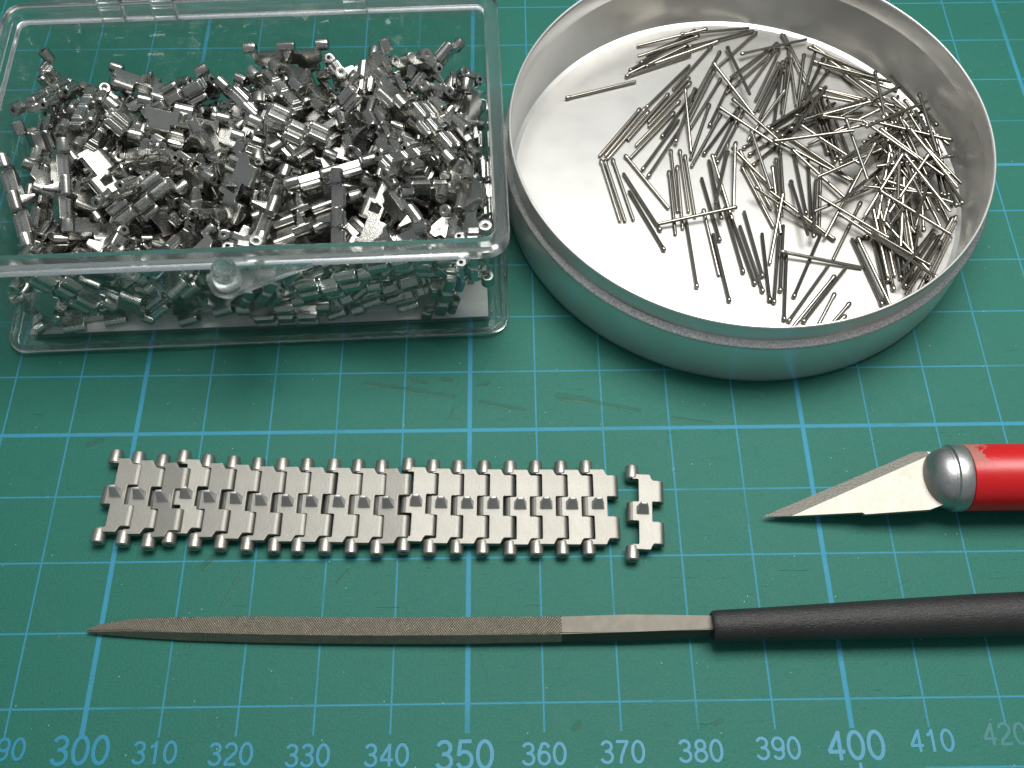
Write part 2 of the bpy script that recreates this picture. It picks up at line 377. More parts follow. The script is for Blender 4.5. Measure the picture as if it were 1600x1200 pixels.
# latch: a tapering tab on the front wall that carries a short peg
bm = bmesh.new()
pc = (39.4, -2.5)
tab = [(pc[0]+2.7*math.cos(math.radians(a)), pc[1]+2.7*math.sin(math.radians(a))) for a in range(150, 291, 14)] + [(51.0, -0.45), (36.9, -0.45)]
add_prism(bm, tab, 21.2, 22.1)
lt = link_obj('latch_tab', mesh('latch_tab', bm, M_FROST), box)
bm = bmesh.new()
add_lathe(bm, [(0.3, 21.0), (1.7, 21.0), (1.95, 21.3), (1.75, 24.4), (1.5, 24.8), (1.1, 24.8), (0.95, 24.4), (0.9, 22.4), (0.2, 22.3)], Matrix.Translation(mm((pc[0], pc[1], 0))), 28)
link_obj('latch_peg', mesh('latch_peg', bm, M_FROST), lt)
# lid: a shallow tray lying back behind the hinge
lid_m = Matrix.Translation(mm((0.0, 52.2, 16.6))) @ Matrix.Rotation(math.radians(-18.5), 4, 'X')
bm = bmesh.new()
add_shell(bm, 76.6, 51.0, 3.0, [(1.0, 0.0), (0.3, 0.3), (0.0, 1.0), (0.0, 6.6), (0.2, 6.8), (1.4, 6.8), (1.6, 6.6), (1.8, 1.8), (2.3, 1.3)])
bm.transform(Matrix.Translation(mm((0.7, 0, 0))))
lid = link_obj('lid', mesh('lid', bm, M_CLEAR, 30), box); lid.matrix_local = lid_m
for hx in (16.2, 24.6, 55.4):
    bm = bmesh.new(); add_box(bm, hx-1.9, hx+1.9, 50.6, 53.6, 20.4, 24.4, 0.5)
    add_lathe(bm, [(0.6, -1.7), (1.35, -1.7), (1.35, 1.7), (0.6, 1.7)], along_x(hx, 53.4, 23.0), 16)
    link_obj('hinge_knuckle', mesh('hinge_knuckle', bm, M_FROST), box)
bm = bmesh.new(); add_box(bm, 3.2, 74.9, 3.0, 38.0, 1.0, 1.25, 0.05)
card = link_obj('card_insert', mesh('card_insert', bm, M_CARD), None, 'pale grey card lying on the floor of the clear box under the links', 'card')
card.matrix_world = BOX_M @ Matrix.Translation((0, 0, 0.002))

# ------------------------------------------------------------------ track links
def body_mesh(mat, ratio):
    bm = bmesh.new()
    pl = [(-0.9, 5.7), (0.65, 5.7), (1.15, 4.85), (1.9, 4.85), (1.9, 1.5), (1.05, 1.5), (1.05, -1.5), (1.9, -1.5), (1.9, -4.85), (1.15, -4.85), (0.65, -5.7), (-0.9, -5.7),
          (-0.9, -5.7), (-1.8, -5.7), (-1.8, -4.95), (-0.9, -4.95), (-0.9, -1.45), (-1.8, -1.45), (-1.8, 1.45), (-0.9, 1.45), (-0.9, 4.95), (-1.8, 4.95), (-1.8, 5.7)]
    pl = [p for i, p in enumerate(pl) if p != pl[i-1]]
    add_prism(bm, pl, 0.55, 1.62)
    for y0, y1 in ((1.5, 4.85), (-4.85, -1.5)):
        add_lathe(bm, [(0.82, y0), (0.82, y1)], along_y(1.9, 0, 0.8), 20)
        a0, a1 = (y0+0.12, y1+0.2) if y1 > 0 else (y0-0.2, y1-0.12)
        add_box(bm, -0.85, 0.95, a0, a1, -0.22, 0.7, 0.2)
        add_box(bm, -0.58, 0.68, a0+0.28, a1-0.28, -0.5, 0.2, 0.12)
        add_box(bm, 1.55, 2.35, y0+0.3, y1-0.3, -0.16, 0.5, 0.1)
    add_lathe(bm, [(0.80, -1.45), (0.80, 1.45)], along_y(-1.8, 0, 0.78), 20)
    add_box(bm, -0.85, 0.95, -1.4, 1.4, -0.22, 0.7, 0.2)
    add_box(bm, -0.58, 0.68, -1.12, 1.12, -0.5, 0.2, 0.12)
    add_box(bm, -2.2, -1.4, -1.1, 1.1, -0.16, 0.5, 0.1)
    me = bpy.data.meshes.new('link_raw'); bmesh.ops.recalc_face_normals(bm, faces=bm.faces); bm.to_mesh(me); bm.free()
    hb = bmesh.new()
    add_lathe(hb, [(0.33, -6), (0.33, 6)], along_y(1.95, 0, 0.8), 10)
    hm = bpy.data.meshes.new('bore'); bmesh.ops.recalc_face_normals(hb, faces=hb.faces); hb.to_mesh(hm); hb.free()
    ho = bpy.data.objects.new('bore', hm); COL.objects.link(ho)
    r = evaluated(me, [('REMESH', dict(mode='VOXEL', voxel_size=0.009)), ('SMOOTH', dict(factor=0.5, iterations=4)),
                       ('BOOLEAN', dict(operation='DIFFERENCE', object=ho, solver='EXACT')), ('DECIMATE', dict(ratio=ratio))], mat)
    bpy.data.objects.remove(ho)
    return r
def knuckle_mesh(mat, side):
    bm = bmesh.new(); s = side
    prof = [(0.30, 0.55), (0.33, 0.05), (0.42, 0.0), (0.80, 0.0), (0.97, 0.16), (0.97, 1.9), (0.90, 2.08), (0.40, 2.12), (0.34, 2.1), (0.31, 1.6)]
    add_lathe(bm, prof, along_y(-1.8, 5.05 if s > 0 else -7.17, 0.8), 20)
    return mesh('end_knuckle', bm, mat, 40)
def horn_mesh(mat):
    bm = bmesh.new()
    rings = []
    for hw, hd, cy, z in ((0.98, 0.75, 0.12, 1.45), (0.84, 0.60, 0.15, 1.72), (0.48, 0.22, 0.42, 3.5), (0.38, 0.14, 0.44, 3.68)):
        rings.append([bm.verts.new(mm((x-0.35, y+cy, z))) for x, y in ((-hw, -hd), (hw, -hd), (hw, hd), (-hw, hd))])
    for a, b in zip(rings, rings[1:]):
        for k in range(4): bm.faces.new((a[k], a[(k+1) % 4], b[(k+1) % 4], b[k]))
    bm.faces.new(rings[0][::-1]); bm.faces.new(rings[-1])
    bmesh.ops.bevel(bm, geom=bm.edges[:], offset=0.012, segments=2, affect='EDGES', profile=0.6)
    return mesh('guide_horn', bm, mat, 40)
LB = body_mesh(M_LINK, 0.30); LK = [knuckle_mesh(M_LINK, s) for s in (1, -1)]; LH = horn_mesh(M_LINK)
RB = LB.copy(); RB.materials.clear(); RB.materials.append(M_ROW)
RK = [m.copy() for m in LK]; RH = horn_mesh(M_HORN)
for m in RK: m.materials.clear(); m.materials.append(M_KNUCKLE)

def make_link(b, k, h, parent=None):
    o = link_obj('track_link', b, parent)
    for m in k: link_obj('end_knuckle', m, o)
    link_obj('guide_horn', h, o)
    return o
def copy_link(src):
    o = src.copy(); COL.objects.link(o)
    for ch in src.children:
        c = ch.copy(); COL.objects.link(c); c.parent = o
    return o

# the assembled run, twenty links hinged together
strip = bpy.data.objects.new('track_strip', None); COL.objects.link(strip); strip.location = W(332, 27.5, 0)
tag(strip, 'assembled strip of twenty hinged metal track links lying flat on the mat', 'track strip')
TOP = [(298.29,35.46),(301.62,35.21),(305.44,34.74),(308.25,35.43),(311.9,34.76),(315.58,34.61),(319.27,34.25),(322.83,34.2),(326.49,34.05),(330.34,33.89),(333.91,33.74),(337.47,33.49),(341.2,33.95),(344.85,33.7),(348.5,33.55),(352.25,33.39),(355.99,33.34),(359.73,33.29),(363.37,33.24),(367.02,33.19)]
BOT = [(297.88,23.56),(301.4,23.04),(305.21,22.33),(307.81,22.96),(311.61,22.24),(315.25,21.91),(318.97,21.58),(322.77,21.34),(326.1,21.29),(329.87,21.24),(333.57,21.1),(337.26,20.86),(340.84,21.1),(344.53,20.76),(348.3,20.62),(351.98,20.66),(355.84,20.43),(359.52,20.47),(363.19,20.33),(366.87,20.37)]
TILT = {2: -7.0, 3: 4.0, 11: -6.0, 12: 2.5, 4: -2.0, 6: -1.6, 8: -1.0, 19: 1.0}
rng = random.Random(4)
proto = None
for i, (a, b) in enumerate(zip(TOP, BOT)):
    l = make_link(RB, RK, RH, strip) if proto is None else copy_link(proto)
    proto = proto or l
    ang = math.atan2(a[0]-b[0], a[1]-b[1])*0.8
    mid = ((a[0]+b[0])/2, (a[1]+b[1])/2)
    tilt = TILT.get(i, rng.uniform(-0.9, 0.9))
    R = Matrix.Rotation(-ang, 4, 'Z') @ Matrix.Rotation(math.radians(tilt), 4, 'Y') @ Matrix.Rotation(math.radians(rng.uniform(-.6, .6)), 4, 'X')
    p = W(mid[0], mid[1], 0.40+abs(math.sin(math.radians(tilt)))*1.7) - strip.location
    l.parent = strip
    l.matrix_local = Matrix.Translation(p) @ R @ Matrix.Translation(mm((1.8, 0, 0)))
    if i in (2, 11): l['label'] = 'darker link tilted out of line'
single = make_link(RB, RK, RH)
tag(single, 'single loose metal track link lying flat just beyond the end of the strip', 'track link', 'small metal track links')
single.matrix_world = Matrix.Translation(W(373.3, 26.0, 0.40)) @ Matrix.Rotation(math.radians(-3.4), 4, 'Z') @ Matrix.Translation(mm((1.8, 0, 0)))

# the heap in the box: settled poses (x, y, z in 0.1 mm, quaternion in 1/1000), box frame
HEAP = [(150,177,20,394,0,0,919),(266,221,55,599,-453,-500,-432),(468,121,55,570,-328,-120,744),(651,64,43,284,-723,598,197),(159,283,20,880,0,0,475),(245,200,38,140,852,288,-414),
(488,137,39,428,401,-778,226),(657,100,20,613,0,0,-790),(557,270,38,392,396,808,-191),(610,193,41,186,795,355,-455),(622,211,39,454,331,-806,186),(703,182,42,412,-86,-904,-81),
(57,276,40,574,-175,-790,-127),(337,302,20,404,0,0,915),(583,399,36,969,-114,144,164),(687,290,39,706,37,706,-37),(204,343,20,558,0,0,-830),(346,442,48,74,742,663,-60),
(504,411,20,5,0,0,-1000),(640,314,40,610,192,753,-155),(132,58,20,758,0,0,-653),(114,382,50,257,-390,870,-157),(346,214,43,334,392,856,-46),(536,48,56,438,-694,550,156),
(676,184,72,616,400,-564,377),(75,139,38,141,693,-141,693),(332,370,49,460,24,-198,865),(401,207,48,11,-981,170,90),(552,173,40,237,761,391,-461),(731,358,46,231,41,960,154),
(76,216,38,247,663,-247,663),(182,414,20,721,0,0,693),(390,297,20,934,0,0,-356),(477,181,62,600,99,-355,711),(657,263,49,38,546,-109,830),(57,420,46,186,110,960,178),
(389,460,62,704,-70,64,704),(443,411,40,255,-750,519,320),(567,298,51,652,117,-180,-728),(630,389,46,204,975,-3,-92),(436,32,39,500,-500,500,500),(688,347,73,763,24,156,-627),
(95,79,38,286,647,-286,647),(258,102,39,300,-687,-541,-381),(547,89,39,505,-494,477,523),(667,411,47,20,484,846,-223),(57,139,39,138,-690,136,697),(597,106,61,610,-386,406,560),
(320,262,68,652,-123,726,183),(539,226,82,124,538,-829,82),(115,203,56,407,-596,-391,-572),(167,397,59,751,-98,639,136),(440,270,51,138,577,207,-778),(674,401,74,824,-312,-197,-431),
(30,357,53,697,118,697,118),(372,281,59,14,-225,85,970),(475,429,79,116,-131,909,378),(554,427,56,6,-516,-849,117),(140,294,92,117,-989,23,-90),(243,452,47,773,-278,55,568),
(396,87,47,133,-629,-720,-260),(183,138,49,168,-401,-899,-55),(447,354,95,921,15,68,-383),(600,58,61,179,-578,-713,-353),(750,240,57,700,96,-700,-96),(76,85,51,610,179,684,-358),
(173,197,68,161,-212,-114,-957),(225,334,78,923,57,-40,-379),(575,150,64,663,433,478,-380),(689,248,79,88,866,-301,-388),(113,301,56,746,254,442,-428),(231,264,54,185,848,-448,-216),
(378,418,84,415,-650,-213,-600),(513,270,57,74,-94,103,988),(692,354,111,257,-574,140,765),(72,323,79,270,-362,237,860),(279,405,53,736,-140,-101,655),(377,369,86,665,-48,28,-745),
(511,357,36,729,0,0,684),(659,417,79,929,-369,-30,0),(97,135,106,698,-93,678,-209),(405,171,96,112,-111,-858,-489),(226,391,95,447,110,-121,-880),(674,425,148,85,681,-424,591),
(250,387,64,818,93,-420,381),(263,246,81,359,107,-924,69),(541,351,90,126,126,-979,104),(698,403,117,880,-438,26,-183),(259,327,46,533,-137,57,-833),(222,198,92,925,14,184,331),
(492,335,75,350,-169,921,-24),(576,324,73,985,-42,-158,-56),(120,242,107,83,604,-678,410),(116,445,67,747,-563,353,31),(477,318,81,723,231,-196,-621),(579,434,74,839,-224,-25,-495),
(139,340,125,136,936,-103,-306),(285,449,103,440,228,-727,475),(465,413,110,616,615,93,-484),(711,453,84,827,-503,138,208),(165,125,76,254,138,217,-932),(169,60,62,653,497,-455,346),
(386,89,66,290,-906,307,22),(489,68,84,391,512,-458,613),(627,433,110,487,-249,-802,241),(199,87,87,314,-553,736,230),(313,52,44,703,182,-76,-683),(318,163,68,306,-794,-481,212),
(516,244,95,620,-228,-136,-738),(626,306,93,993,110,-4,-38),(318,225,83,116,626,212,-741),(268,62,73,245,-767,576,-139),(222,439,80,872,-255,156,388),(557,415,122,332,93,934,96),
(726,341,107,842,287,456,30),(74,391,71,486,-374,-790,18),(77,117,77,418,-156,-141,-884),(317,345,88,854,204,-474,68),(518,436,132,228,415,455,755),(550,476,77,665,621,241,-337),
(591,145,100,402,146,902,-66),(570,56,112,458,-771,433,84),(170,220,141,878,196,214,381),(394,32,167,102,-102,-700,-700),(410,230,85,718,-57,226,656),(457,80,119,663,-530,-475,-232),
(158,153,106,575,76,198,790),(350,97,75,836,-336,-244,357),(416,254,91,480,-208,-105,-846),(649,428,160,444,820,106,-345),(57,219,114,234,-867,-16,440),(225,96,120,417,-138,-840,318),
(373,316,115,540,68,131,-829),(720,245,96,961,200,-172,79),(167,396,110,937,-77,330,82),(270,112,69,882,262,16,-392),(382,416,110,339,-113,1,934),(607,378,165,7,285,465,-838),
(57,446,107,321,456,-709,-431),(517,32,108,431,-431,-560,-560),(229,176,142,403,-338,-805,-275),(102,223,125,648,-230,202,-698),(425,141,159,120,-424,30,897),(431,36,121,656,-697,199,212),
(685,32,81,702,-702,84,84),(67,110,116,801,-169,-574,18),(364,137,71,266,271,528,-759),(336,77,100,277,-358,826,-336),(594,208,116,366,-375,332,784),(678,116,69,565,-408,-273,-663),
(57,276,126,348,-828,-259,355),(302,180,129,259,-148,-290,-910),(389,226,122,234,-796,-444,-338),(584,376,134,698,-88,-707,-73),(615,165,113,473,124,372,-789),(93,387,99,949,-27,278,-147),
(196,329,124,327,507,-782,-156),(329,277,128,684,274,506,449),(534,273,117,616,-39,107,-780),(664,269,128,509,170,214,-816),(299,74,116,882,144,-93,-440),(726,120,166,908,-2,406,-102),
(470,127,129,816,-130,-197,-527),(687,58,117,566,-501,526,391),(467,161,135,818,-84,-138,-553),(382,90,146,6,205,509,836),(276,90,131,53,-541,248,802),(520,160,104,71,-932,-355,2),
(111,195,162,78,-411,-213,883),(368,198,141,879,363,-79,-298),(587,145,139,966,167,25,-197),(724,103,100,473,872,-96,-81),(228,259,152,769,-471,304,309),(301,250,128,518,-530,668,64),
(626,32,170,432,-432,-559,-559),(723,131,118,782,-321,382,-374),(59,377,127,129,-62,984,-108),(261,325,125,131,-757,-638,45),(442,120,96,900,159,403,49),(623,241,138,92,-853,-500,-120),
(613,52,178,620,-566,320,438),(197,442,119,598,-149,23,-787),(638,108,162,160,491,291,-805),(513,356,133,197,-857,453,-150),(708,200,151,961,-118,241,-74),(102,59,103,173,217,-535,798),
(190,87,149,750,-310,-257,524),(421,266,136,209,644,-733,-62),(419,406,136,47,882,457,-105),(705,165,105,925,78,88,-362),(45,177,152,644,75,714,264),(281,248,133,361,490,181,-772),
(383,358,136,76,738,411,-531),(431,384,155,66,952,283,-95),(632,333,165,503,-280,156,-803),(115,370,148,156,986,-3,-49),(216,201,154,864,-356,-351,-61),(253,392,139,236,-816,475,229),
(436,466,150,566,460,370,-575),(604,260,177,306,161,-935,76),(529,124,153,209,-659,-176,701),(680,183,147,17,542,805,-242),(732,32,173,0,0,707,707),(674,276,174,2,905,323,-278),
(701,300,155,683,157,-659,273),(636,202,192,202,-372,-880,217),(516,201,161,453,-437,332,702),(274,335,148,598,145,290,-733),(471,386,162,908,-123,266,300),(550,285,150,80,-383,-142,-909),
(125,42,116,264,-247,710,605),(418,301,156,17,975,25,-220),(483,286,152,15,905,-373,-206),(464,281,177,169,-782,-589,118),(64,379,168,248,961,-102,64)]
NUM = ['zero', 'one', 'two', 'three', 'four', 'five', 'six', 'seven', 'eight']
proto = None
for x, y, z, qw, qx, qy, qz in HEAP:
    q = Quaternion((qw, qx, qy, qz)).normalized()
    l = make_link(LB, LK, LH) if proto is None else copy_link(proto)
    proto = proto or l
    l.matrix_world = BOX_M @ Matrix.Translation(mm((x/10, y/10, z/10))) @ q.to_matrix().to_4x4() @ Matrix.Translation(mm((0, 0, -0.8)))
    hz = (q @ Vector((0, 0, 1))).z; vv = q @ Vector((0, 1, 0))
    pose = 'standing on end' if abs(vv.z) > 0.7 else 'horn upward' if hz > 0.55 else 'pads upward' if hz < -0.55 else 'on its edge'
    a = math.degrees(math.atan2(vv.y, vv.x)) % 180
    head = 'lengthwise' if a < 25 or a > 155 else 'crosswise' if 65 < a < 115 else 'slanting'
    lev = 'topmost' if z > 140 else 'upper' if z > 100 else 'buried' if z > 55 else 'lowest'
    lx = max(0, min(7, int((780-x)/100))); ly = max(0, min(4, int(y/100)))
    tag(l, '%s heap link %s, %s, %s %s from tin-side wall, %s behind front wall' % (lev, pose, head, NUM[lx], 'square' if lx == 1 else 'squares', NUM[ly]), 'track link', 'small metal track links heaped in the box')

# ------------------------------------------------------------------ aluminium tin dish
tin = bpy.data.objects.new('tin_dish', None); COL.objects.link(tin); tin.location = W(394.7, 86.3, 0.02)
tag(tin, 'round shallow aluminium tin holding loose steel pins, beside the plastic box', 'tin')
bm = bmesh.new()
add_lathe(bm, [(37.0, 0.0), (38.3, 0.15), (38.9, 0.7), (39.05, 1.6), (39.05, 10.35)], Matrix(), 160, True, False)
add_lathe(bm, [(38.25, 11.6), (38.2, 14.4), (38.28, 14.8)], Matrix(), 160, False, False)
add_lathe(bm, [(37.85, 14.8), (37.8, 11.5), (38.0, 11.2), (38.35, 10.8), (38.3, 1.9), (38.0, 1.2), (37.3, 0.86)], Matrix(), 160, False, False)
for v in bm.verts:                              # slight dents round the thin wall
    th = math.degrees(math.atan2(v.co.y, v.co.x)); h = max(0.0, min(1.0, (v.co.z*10-1.5)/11.0))
    d = sum(a*math.exp(-((th-t0)/w)**2) for t0, w, a in ((96, 4, 0.022), (88, 3, -0.028), (80, 3.5, 0.018), (140, 9, -0.012), (33, 7, 0.014), (20, 4, -0.012), (-60, 12, 0.008), (-120, 10, -0.008)))
    k = 1+d*h/3.8; v.co.x *= k; v.co.y *= k
link_obj('side_wall', mesh('side_wall', bm, M_TINWALL, 40), tin)
bm = bmesh.new(); add_lathe(bm, [(39.05, 10.35), (39.22, 10.55), (39.22, 10.8), (39.05, 11.0), (38.55, 11.15), (38.25, 11.6)], Matrix(), 160, False, False)
link_obj('raised_bead', mesh('raised_bead', bm, M_BEAD, 60), tin)
bm = bmesh.new(); add_lathe(bm, [(38.28, 14.8), (38.24, 15.02), (38.07, 15.1), (37.9, 15.02), (37.85, 14.8)], Matrix(), 160, False, False)
link_obj('rolled_rim', mesh('rolled_rim', bm, M_TINWALL, 60), tin)
bm = bmesh.new()
rings = [[bm.verts.new(mm((r*math.cos(2*math.pi*k/160), r*math.sin(2*math.pi*k/160), z))) for k in range(160)] for r, z in ((37.3, 0.86), (36.6, 0.8), (20.0, 0.8))]
for a, b in zip(rings, rings[1:]):
    for k in range(160): bm.faces.new((a[k], a[(k+1) % 160], b[(k+1) % 160], b[k]))
bm.faces.new(rings[-1])
link_obj('floor_disc', mesh('floor_disc', bm, M_TINFLOOR, 60), tin)

# ------------------------------------------------------------------ steel pins (end points in 0.01 mm, head end first)
PINS = [(42112,8016,120,43151,8895,120),(41990,8319,120,42661,9502,120),(41969,9028,120,42882,10037,120),(41964,8498,185,43112,9225,120),(42279,9670,150,42187,8317,250),(41725,9268,293,42997,9716,120),
(42033,8430,316,43109,9241,131),(42036,9308,313,42649,10507,120),(41816,8983,305,43051,9523,120),(41968,9319,298,42525,8078,312),(42716,10387,159,43095,9081,207),(42123,8767,351,42489,10067,195),
(42100,9152,417,42694,7965,120),(41326,7310,120,42507,7944,120),(42075,9666,547,42166,8323,290),(42054,9081,518,42723,10195,120),(41488,7378,120,42680,8028,189),(42062,9992,504,42661,8794,252),
(41886,8661,151,42274,7383,238),(41761,9199,487,42950,9859,487),(42691,8828,188,42984,7502,120),(42428,8829,305,42745,7511,201),(36669,10531,120,37969,10931,120),(37773,11039,120,39027,11566,120),
(37854,11179,120,38942,11995,120),(38199,11596,120,39384,12263,120),(38065,11372,120,39158,12179,155),(38986,11820,120,37832,11105,120),(39233,12064,120,38027,11436,222),(39583,11923,120,38344,11363,120),
(38154,11280,120,39368,11892,120),(38977,11732,153,40259,12178,120),(38848,12004,209,40183,12249,120),(39436,11795,120,38615,10712,120),(38097,10278,120,38978,11314,120),(38538,10626,120,37726,9535,120),
(38952,11012,120,38112,9943,120),(38964,10898,120,38107,9842,120),(38722,10451,120,37853,9405,120),(38603,10177,120,37740,9126,120),(38002,10277,120,37206,9174,120),(38098,10293,120,37310,9184,120),
(38151,10211,120,37345,9116,120),(38315,9588,120,39044,10736,120),(37923,8852,120,38662,9994,120),(38011,8703,120,38710,9870,120),(38541,9421,174,39003,10700,174),(39576,11661,120,38963,10447,120),
(39415,11330,120,38833,10101,120),(39423,11179,120,38836,9952,120),(39514,10974,120,38847,9789,120),(39245,10364,120,38778,9087,120),(39418,10121,120,38778,8921,120),(39179,9829,120,39755,11061,120),
(39009,9179,120,39775,10302,120),(39186,9095,120,39800,10308,120),(39221,8986,120,39845,10195,120),(40317,12152,120,39389,11158,120),(40666,11858,120,39670,10934,177),(40517,11578,120,39562,10609,120),
(40698,11822,120,39952,10684,120),(40663,11639,120,40068,10416,120),(40620,11358,120,40016,10140,120),(40706,11400,120,40099,10183,120),(40779,11469,120,40501,10138,120),(40687,11220,120,40093,9996,120),
(40325,9851,120,40632,11174,180),(40806,12077,120,41094,10748,120),(40764,12093,120,41037,10760,120),(40837,11655,120,40784,10296,120),(39469,9447,120,39111,8135,120),(39607,9476,120,39411,8130,120),
(39650,9292,120,40035,7988,120),(39497,9284,203,40277,8173,120),(39643,8921,120,40020,7615,120),(40138,8836,225,40118,7480,120),(40254,9091,120,40151,7739,226),(40360,9325,120,40225,7973,189),
(39704,9313,120,40780,10144,120),(39785,9160,120,40895,9946,120),(39822,8917,120,40811,9848,120),(40245,9724,120,41328,10548,120),(40318,9661,120,41490,10352,120),(40389,9516,174,41257,10559,174),
(40171,9733,163,41288,10493,242),(40567,9694,183,41785,10290,120),(39732,8275,364,40795,7461,120),(40999,7329,120,40005,8243,281),(37231,9105,120,37485,7769,120),(37300,9100,120,37569,7767,120),
(37434,9125,120,37709,7793,120),(38146,7557,120,37599,8802,120),(38176,7155,120,37670,8418,120),(37649,9209,120,38317,8024,120),(38385,8845,120,38380,7485,120),(38457,9314,120,38457,7954,120),
(38538,8956,120,38510,7596,120),(38613,9311,120,38641,7951,120),(38691,9192,120,38737,7832,120),(38631,6418,120,38581,7777,120),(38892,8015,120,39012,6660,120),(39152,7716,205,39094,9072,120),
(39138,9121,213,39351,7781,120),(39099,7335,120,38929,8684,120),(39411,6692,120,39252,8043,120),(39570,6463,120,39348,7805,120),(39680,6317,120,39463,7659,120),(39712,6607,120,39568,7959,120),
(39122,6144,120,39000,7499,120),(39763,6140,120,39812,7499,120),(39822,6105,120,40081,7440,120),(39951,6321,120,40187,7661,120),(39938,5781,120,40165,7122,120),(40441,8603,120,40477,7265,362),
(40600,7864,120,40582,9224,120),(40666,7750,120,40811,9102,120),(40596,7285,266,40873,8609,120),(41010,8939,120,40773,7600,120),(40146,6212,120,40760,7426,120),(41562,8129,120,40896,6943,120),
(39995,5759,120,40814,6846,120),(40224,5742,120,41088,6793,120),(40884,6643,120,40008,5603,120),(40829,6303,120,40124,5140,120),(41041,6117,120,40128,5109,120),(40916,5844,174,39860,4987,174),
(41488,7675,120,42205,8791,420),(41639,5998,120,41634,7358,120),(41542,6040,120,41277,7374,120),(41350,7363,174,41636,6034,174),(41712,6485,120,41686,7842,209),(41774,6321,120,41755,7679,198),
(41805,7962,224,41843,6607,120),(41674,7880,264,41725,6529,120),(41928,6537,120,41969,7893,220),(41972,6375,120,42093,7726,210),(42086,6560,120,42137,7910,268),(42152,6887,120,42164,8229,345),
(42218,6864,120,42181,8199,387),(42287,6933,120,42304,8284,273),(41980,6222,154,42366,7523,236),(42315,7467,120,42815,8725,459),(42452,7437,183,42544,8736,485),(42659,7666,437,42435,8944,437),
(42744,7414,120,41953,6313,235),(42663,7434,120,41854,6356,300),(42853,7379,120,42111,6239,120),(42916,7378,120,42208,6217,120),(43057,7763,188,42391,6579,120),(43000,7734,186,42252,6600,120),
(43028,7652,178,42324,6494,159),(42707,7269,167,41901,6175,221),(41823,7587,250,42421,6411,289),(41172,9163,120,40984,10498,303),(41259,8953,120,41084,10297,236),(41316,9052,120,41112,10386,285),
(41378,9014,120,41211,10359,228),(41554,9007,120,41315,10342,214),(41228,10716,120,42462,10157,231),(41150,10528,300,42427,10063,245),(41194,10365,282,42514,10037,251),(41289,11786,120,42207,10782,120),
(41513,11425,120,42426,10417,120),(41207,11389,120,42389,10723,212),(42624,10549,174,41436,11211,174),(42711,9960,257,41774,10946,120),(41738,10996,166,42409,9839,355),(42153,10724,493,42110,9408,520),
(42532,10396,472,41369,9692,472),(42359,10178,432,43135,9062,432),(41949,9973,541,40640,9797,228),(40608,9803,399,41937,10092,129),(41994,10282,294,40760,9714,385),(42099,9815,544,40818,9367,120),
(42258,9688,450,40963,9275,450),(40664,9556,439,41621,8590,439),(40560,9552,120,41508,8577,120),(40535,9246,174,41310,8128,174),(40381,9392,174,41438,8536,174),(41181,8710,460,42315,9458,526),
(41181,8646,464,42340,9355,502),(41997,9004,443,40780,8396,443),(42101,8949,423,41719,7663,235),(42295,8871,403,41802,7605,249),(41888,8434,197,40704,7830,260),(41506,8515,336,40814,7354,183),
(42236,8409,441,41974,7076,276),(41847,8353,424,43045,7714,497),(42852,7884,552,41557,8289,329),(42270,8955,422,42434,7610,542),(42613,9284,212,42594,7956,543),(42649,8571,498,41693,9535,558),
(42775,8601,460,42176,7389,611),(42633,8466,446,41801,7391,446),(42697,7856,582,42974,9179,195),(42806,7830,597,42969,9180,223),(42924,7668,535,42872,9024,379),(43035,7715,529,42734,9040,475),
(43101,7999,120,42924,9347,465),(42933,8456,432,42670,9786,525),(42972,9403,528,42402,10637,499),(42753,9320,586,43108,8011,145),(43137,9042,576,41875,9512,547),(42767,9632,443,42925,8281,443),
(42561,9752,485,42929,8443,485),(42404,9333,595,43133,8185,481),(42380,9719,490,42586,8374,490),(42301,9671,424,42619,8349,424),(41962,9366,546,42852,8338,510),(42411,9614,488,42980,8379,488),
(41862,9084,522,41173,7919,395),(42031,8834,150,41101,7878,480),(39363,12100,243,38047,11812,120),(38804,10598,281,38807,9248,120),(40841,11390,177,40515,10071,120),(40613,10608,218,39820,9507,120),
(41079,11487,200,40768,10165,120),(41324,11637,177,40875,10353,172),(41433,11407,167,40852,10197,383),(41491,11149,120,40793,10016,401),(41304,10554,322,40539,9435,427),(39906,11484,202,41203,11894,164),
(39445,9270,120,39060,7980,311),(39557,9331,263,39395,7988,130),(41144,11605,246,42334,10960,120),(39885,9689,182,40053,8340,203),(42672,8748,593,41860,7676,389),(39378,10244,174,40330,9273,199),
(39644,10447,163,40381,9307,235),(39377,11283,222,40000,10074,120),(39704,11738,153,39935,10405,292),(41251,11185,266,42523,10706,248),(41700,9347,592,42911,9965,544),(40167,9296,316,41527,9276,592),
(41454,9649,487,41593,8296,487),(40207,8168,337,39854,6872,120),(39426,7928,269,38095,7664,174),(40024,7065,206,41354,6778,120),(41845,7248,254,40783,8098,321),(41064,7765,291,42081,6866,219),
(42373,6653,324,41388,7589,225),(42661,7526,120,41834,6501,458),(43154,8827,438,41814,8618,438),(42268,8798,553,42764,7533,584),(42257,8789,586,41481,7672,295),(41051,9723,467,42390,9483,467),
(41747,8072,478,42745,7148,478),(42330,6294,505,41542,7385,281),(42448,9303,605,43036,8080,507),(42784,10133,575,42800,8773,612),(42783,9697,454,41983,8598,454),(42302,9199,486,42014,7870,486)]
bm = bmesh.new()
add_lathe(bm, [(0.12, -6.8), (0.30, -6.72), (0.40, -6.5), (0.41, -6.25), (0.34, -5.85), (0.30, -5.6), (0.30, 6.6), (0.27, 6.75), (0.16, 6.8)], Matrix(), 12)
pin_me = mesh('steel_pin', bm, M_PIN, 45)
HOUR = ['twelve', 'one', 'two', 'three', 'four', 'five', 'six', 'seven', 'eight', 'nine', 'ten', 'eleven']
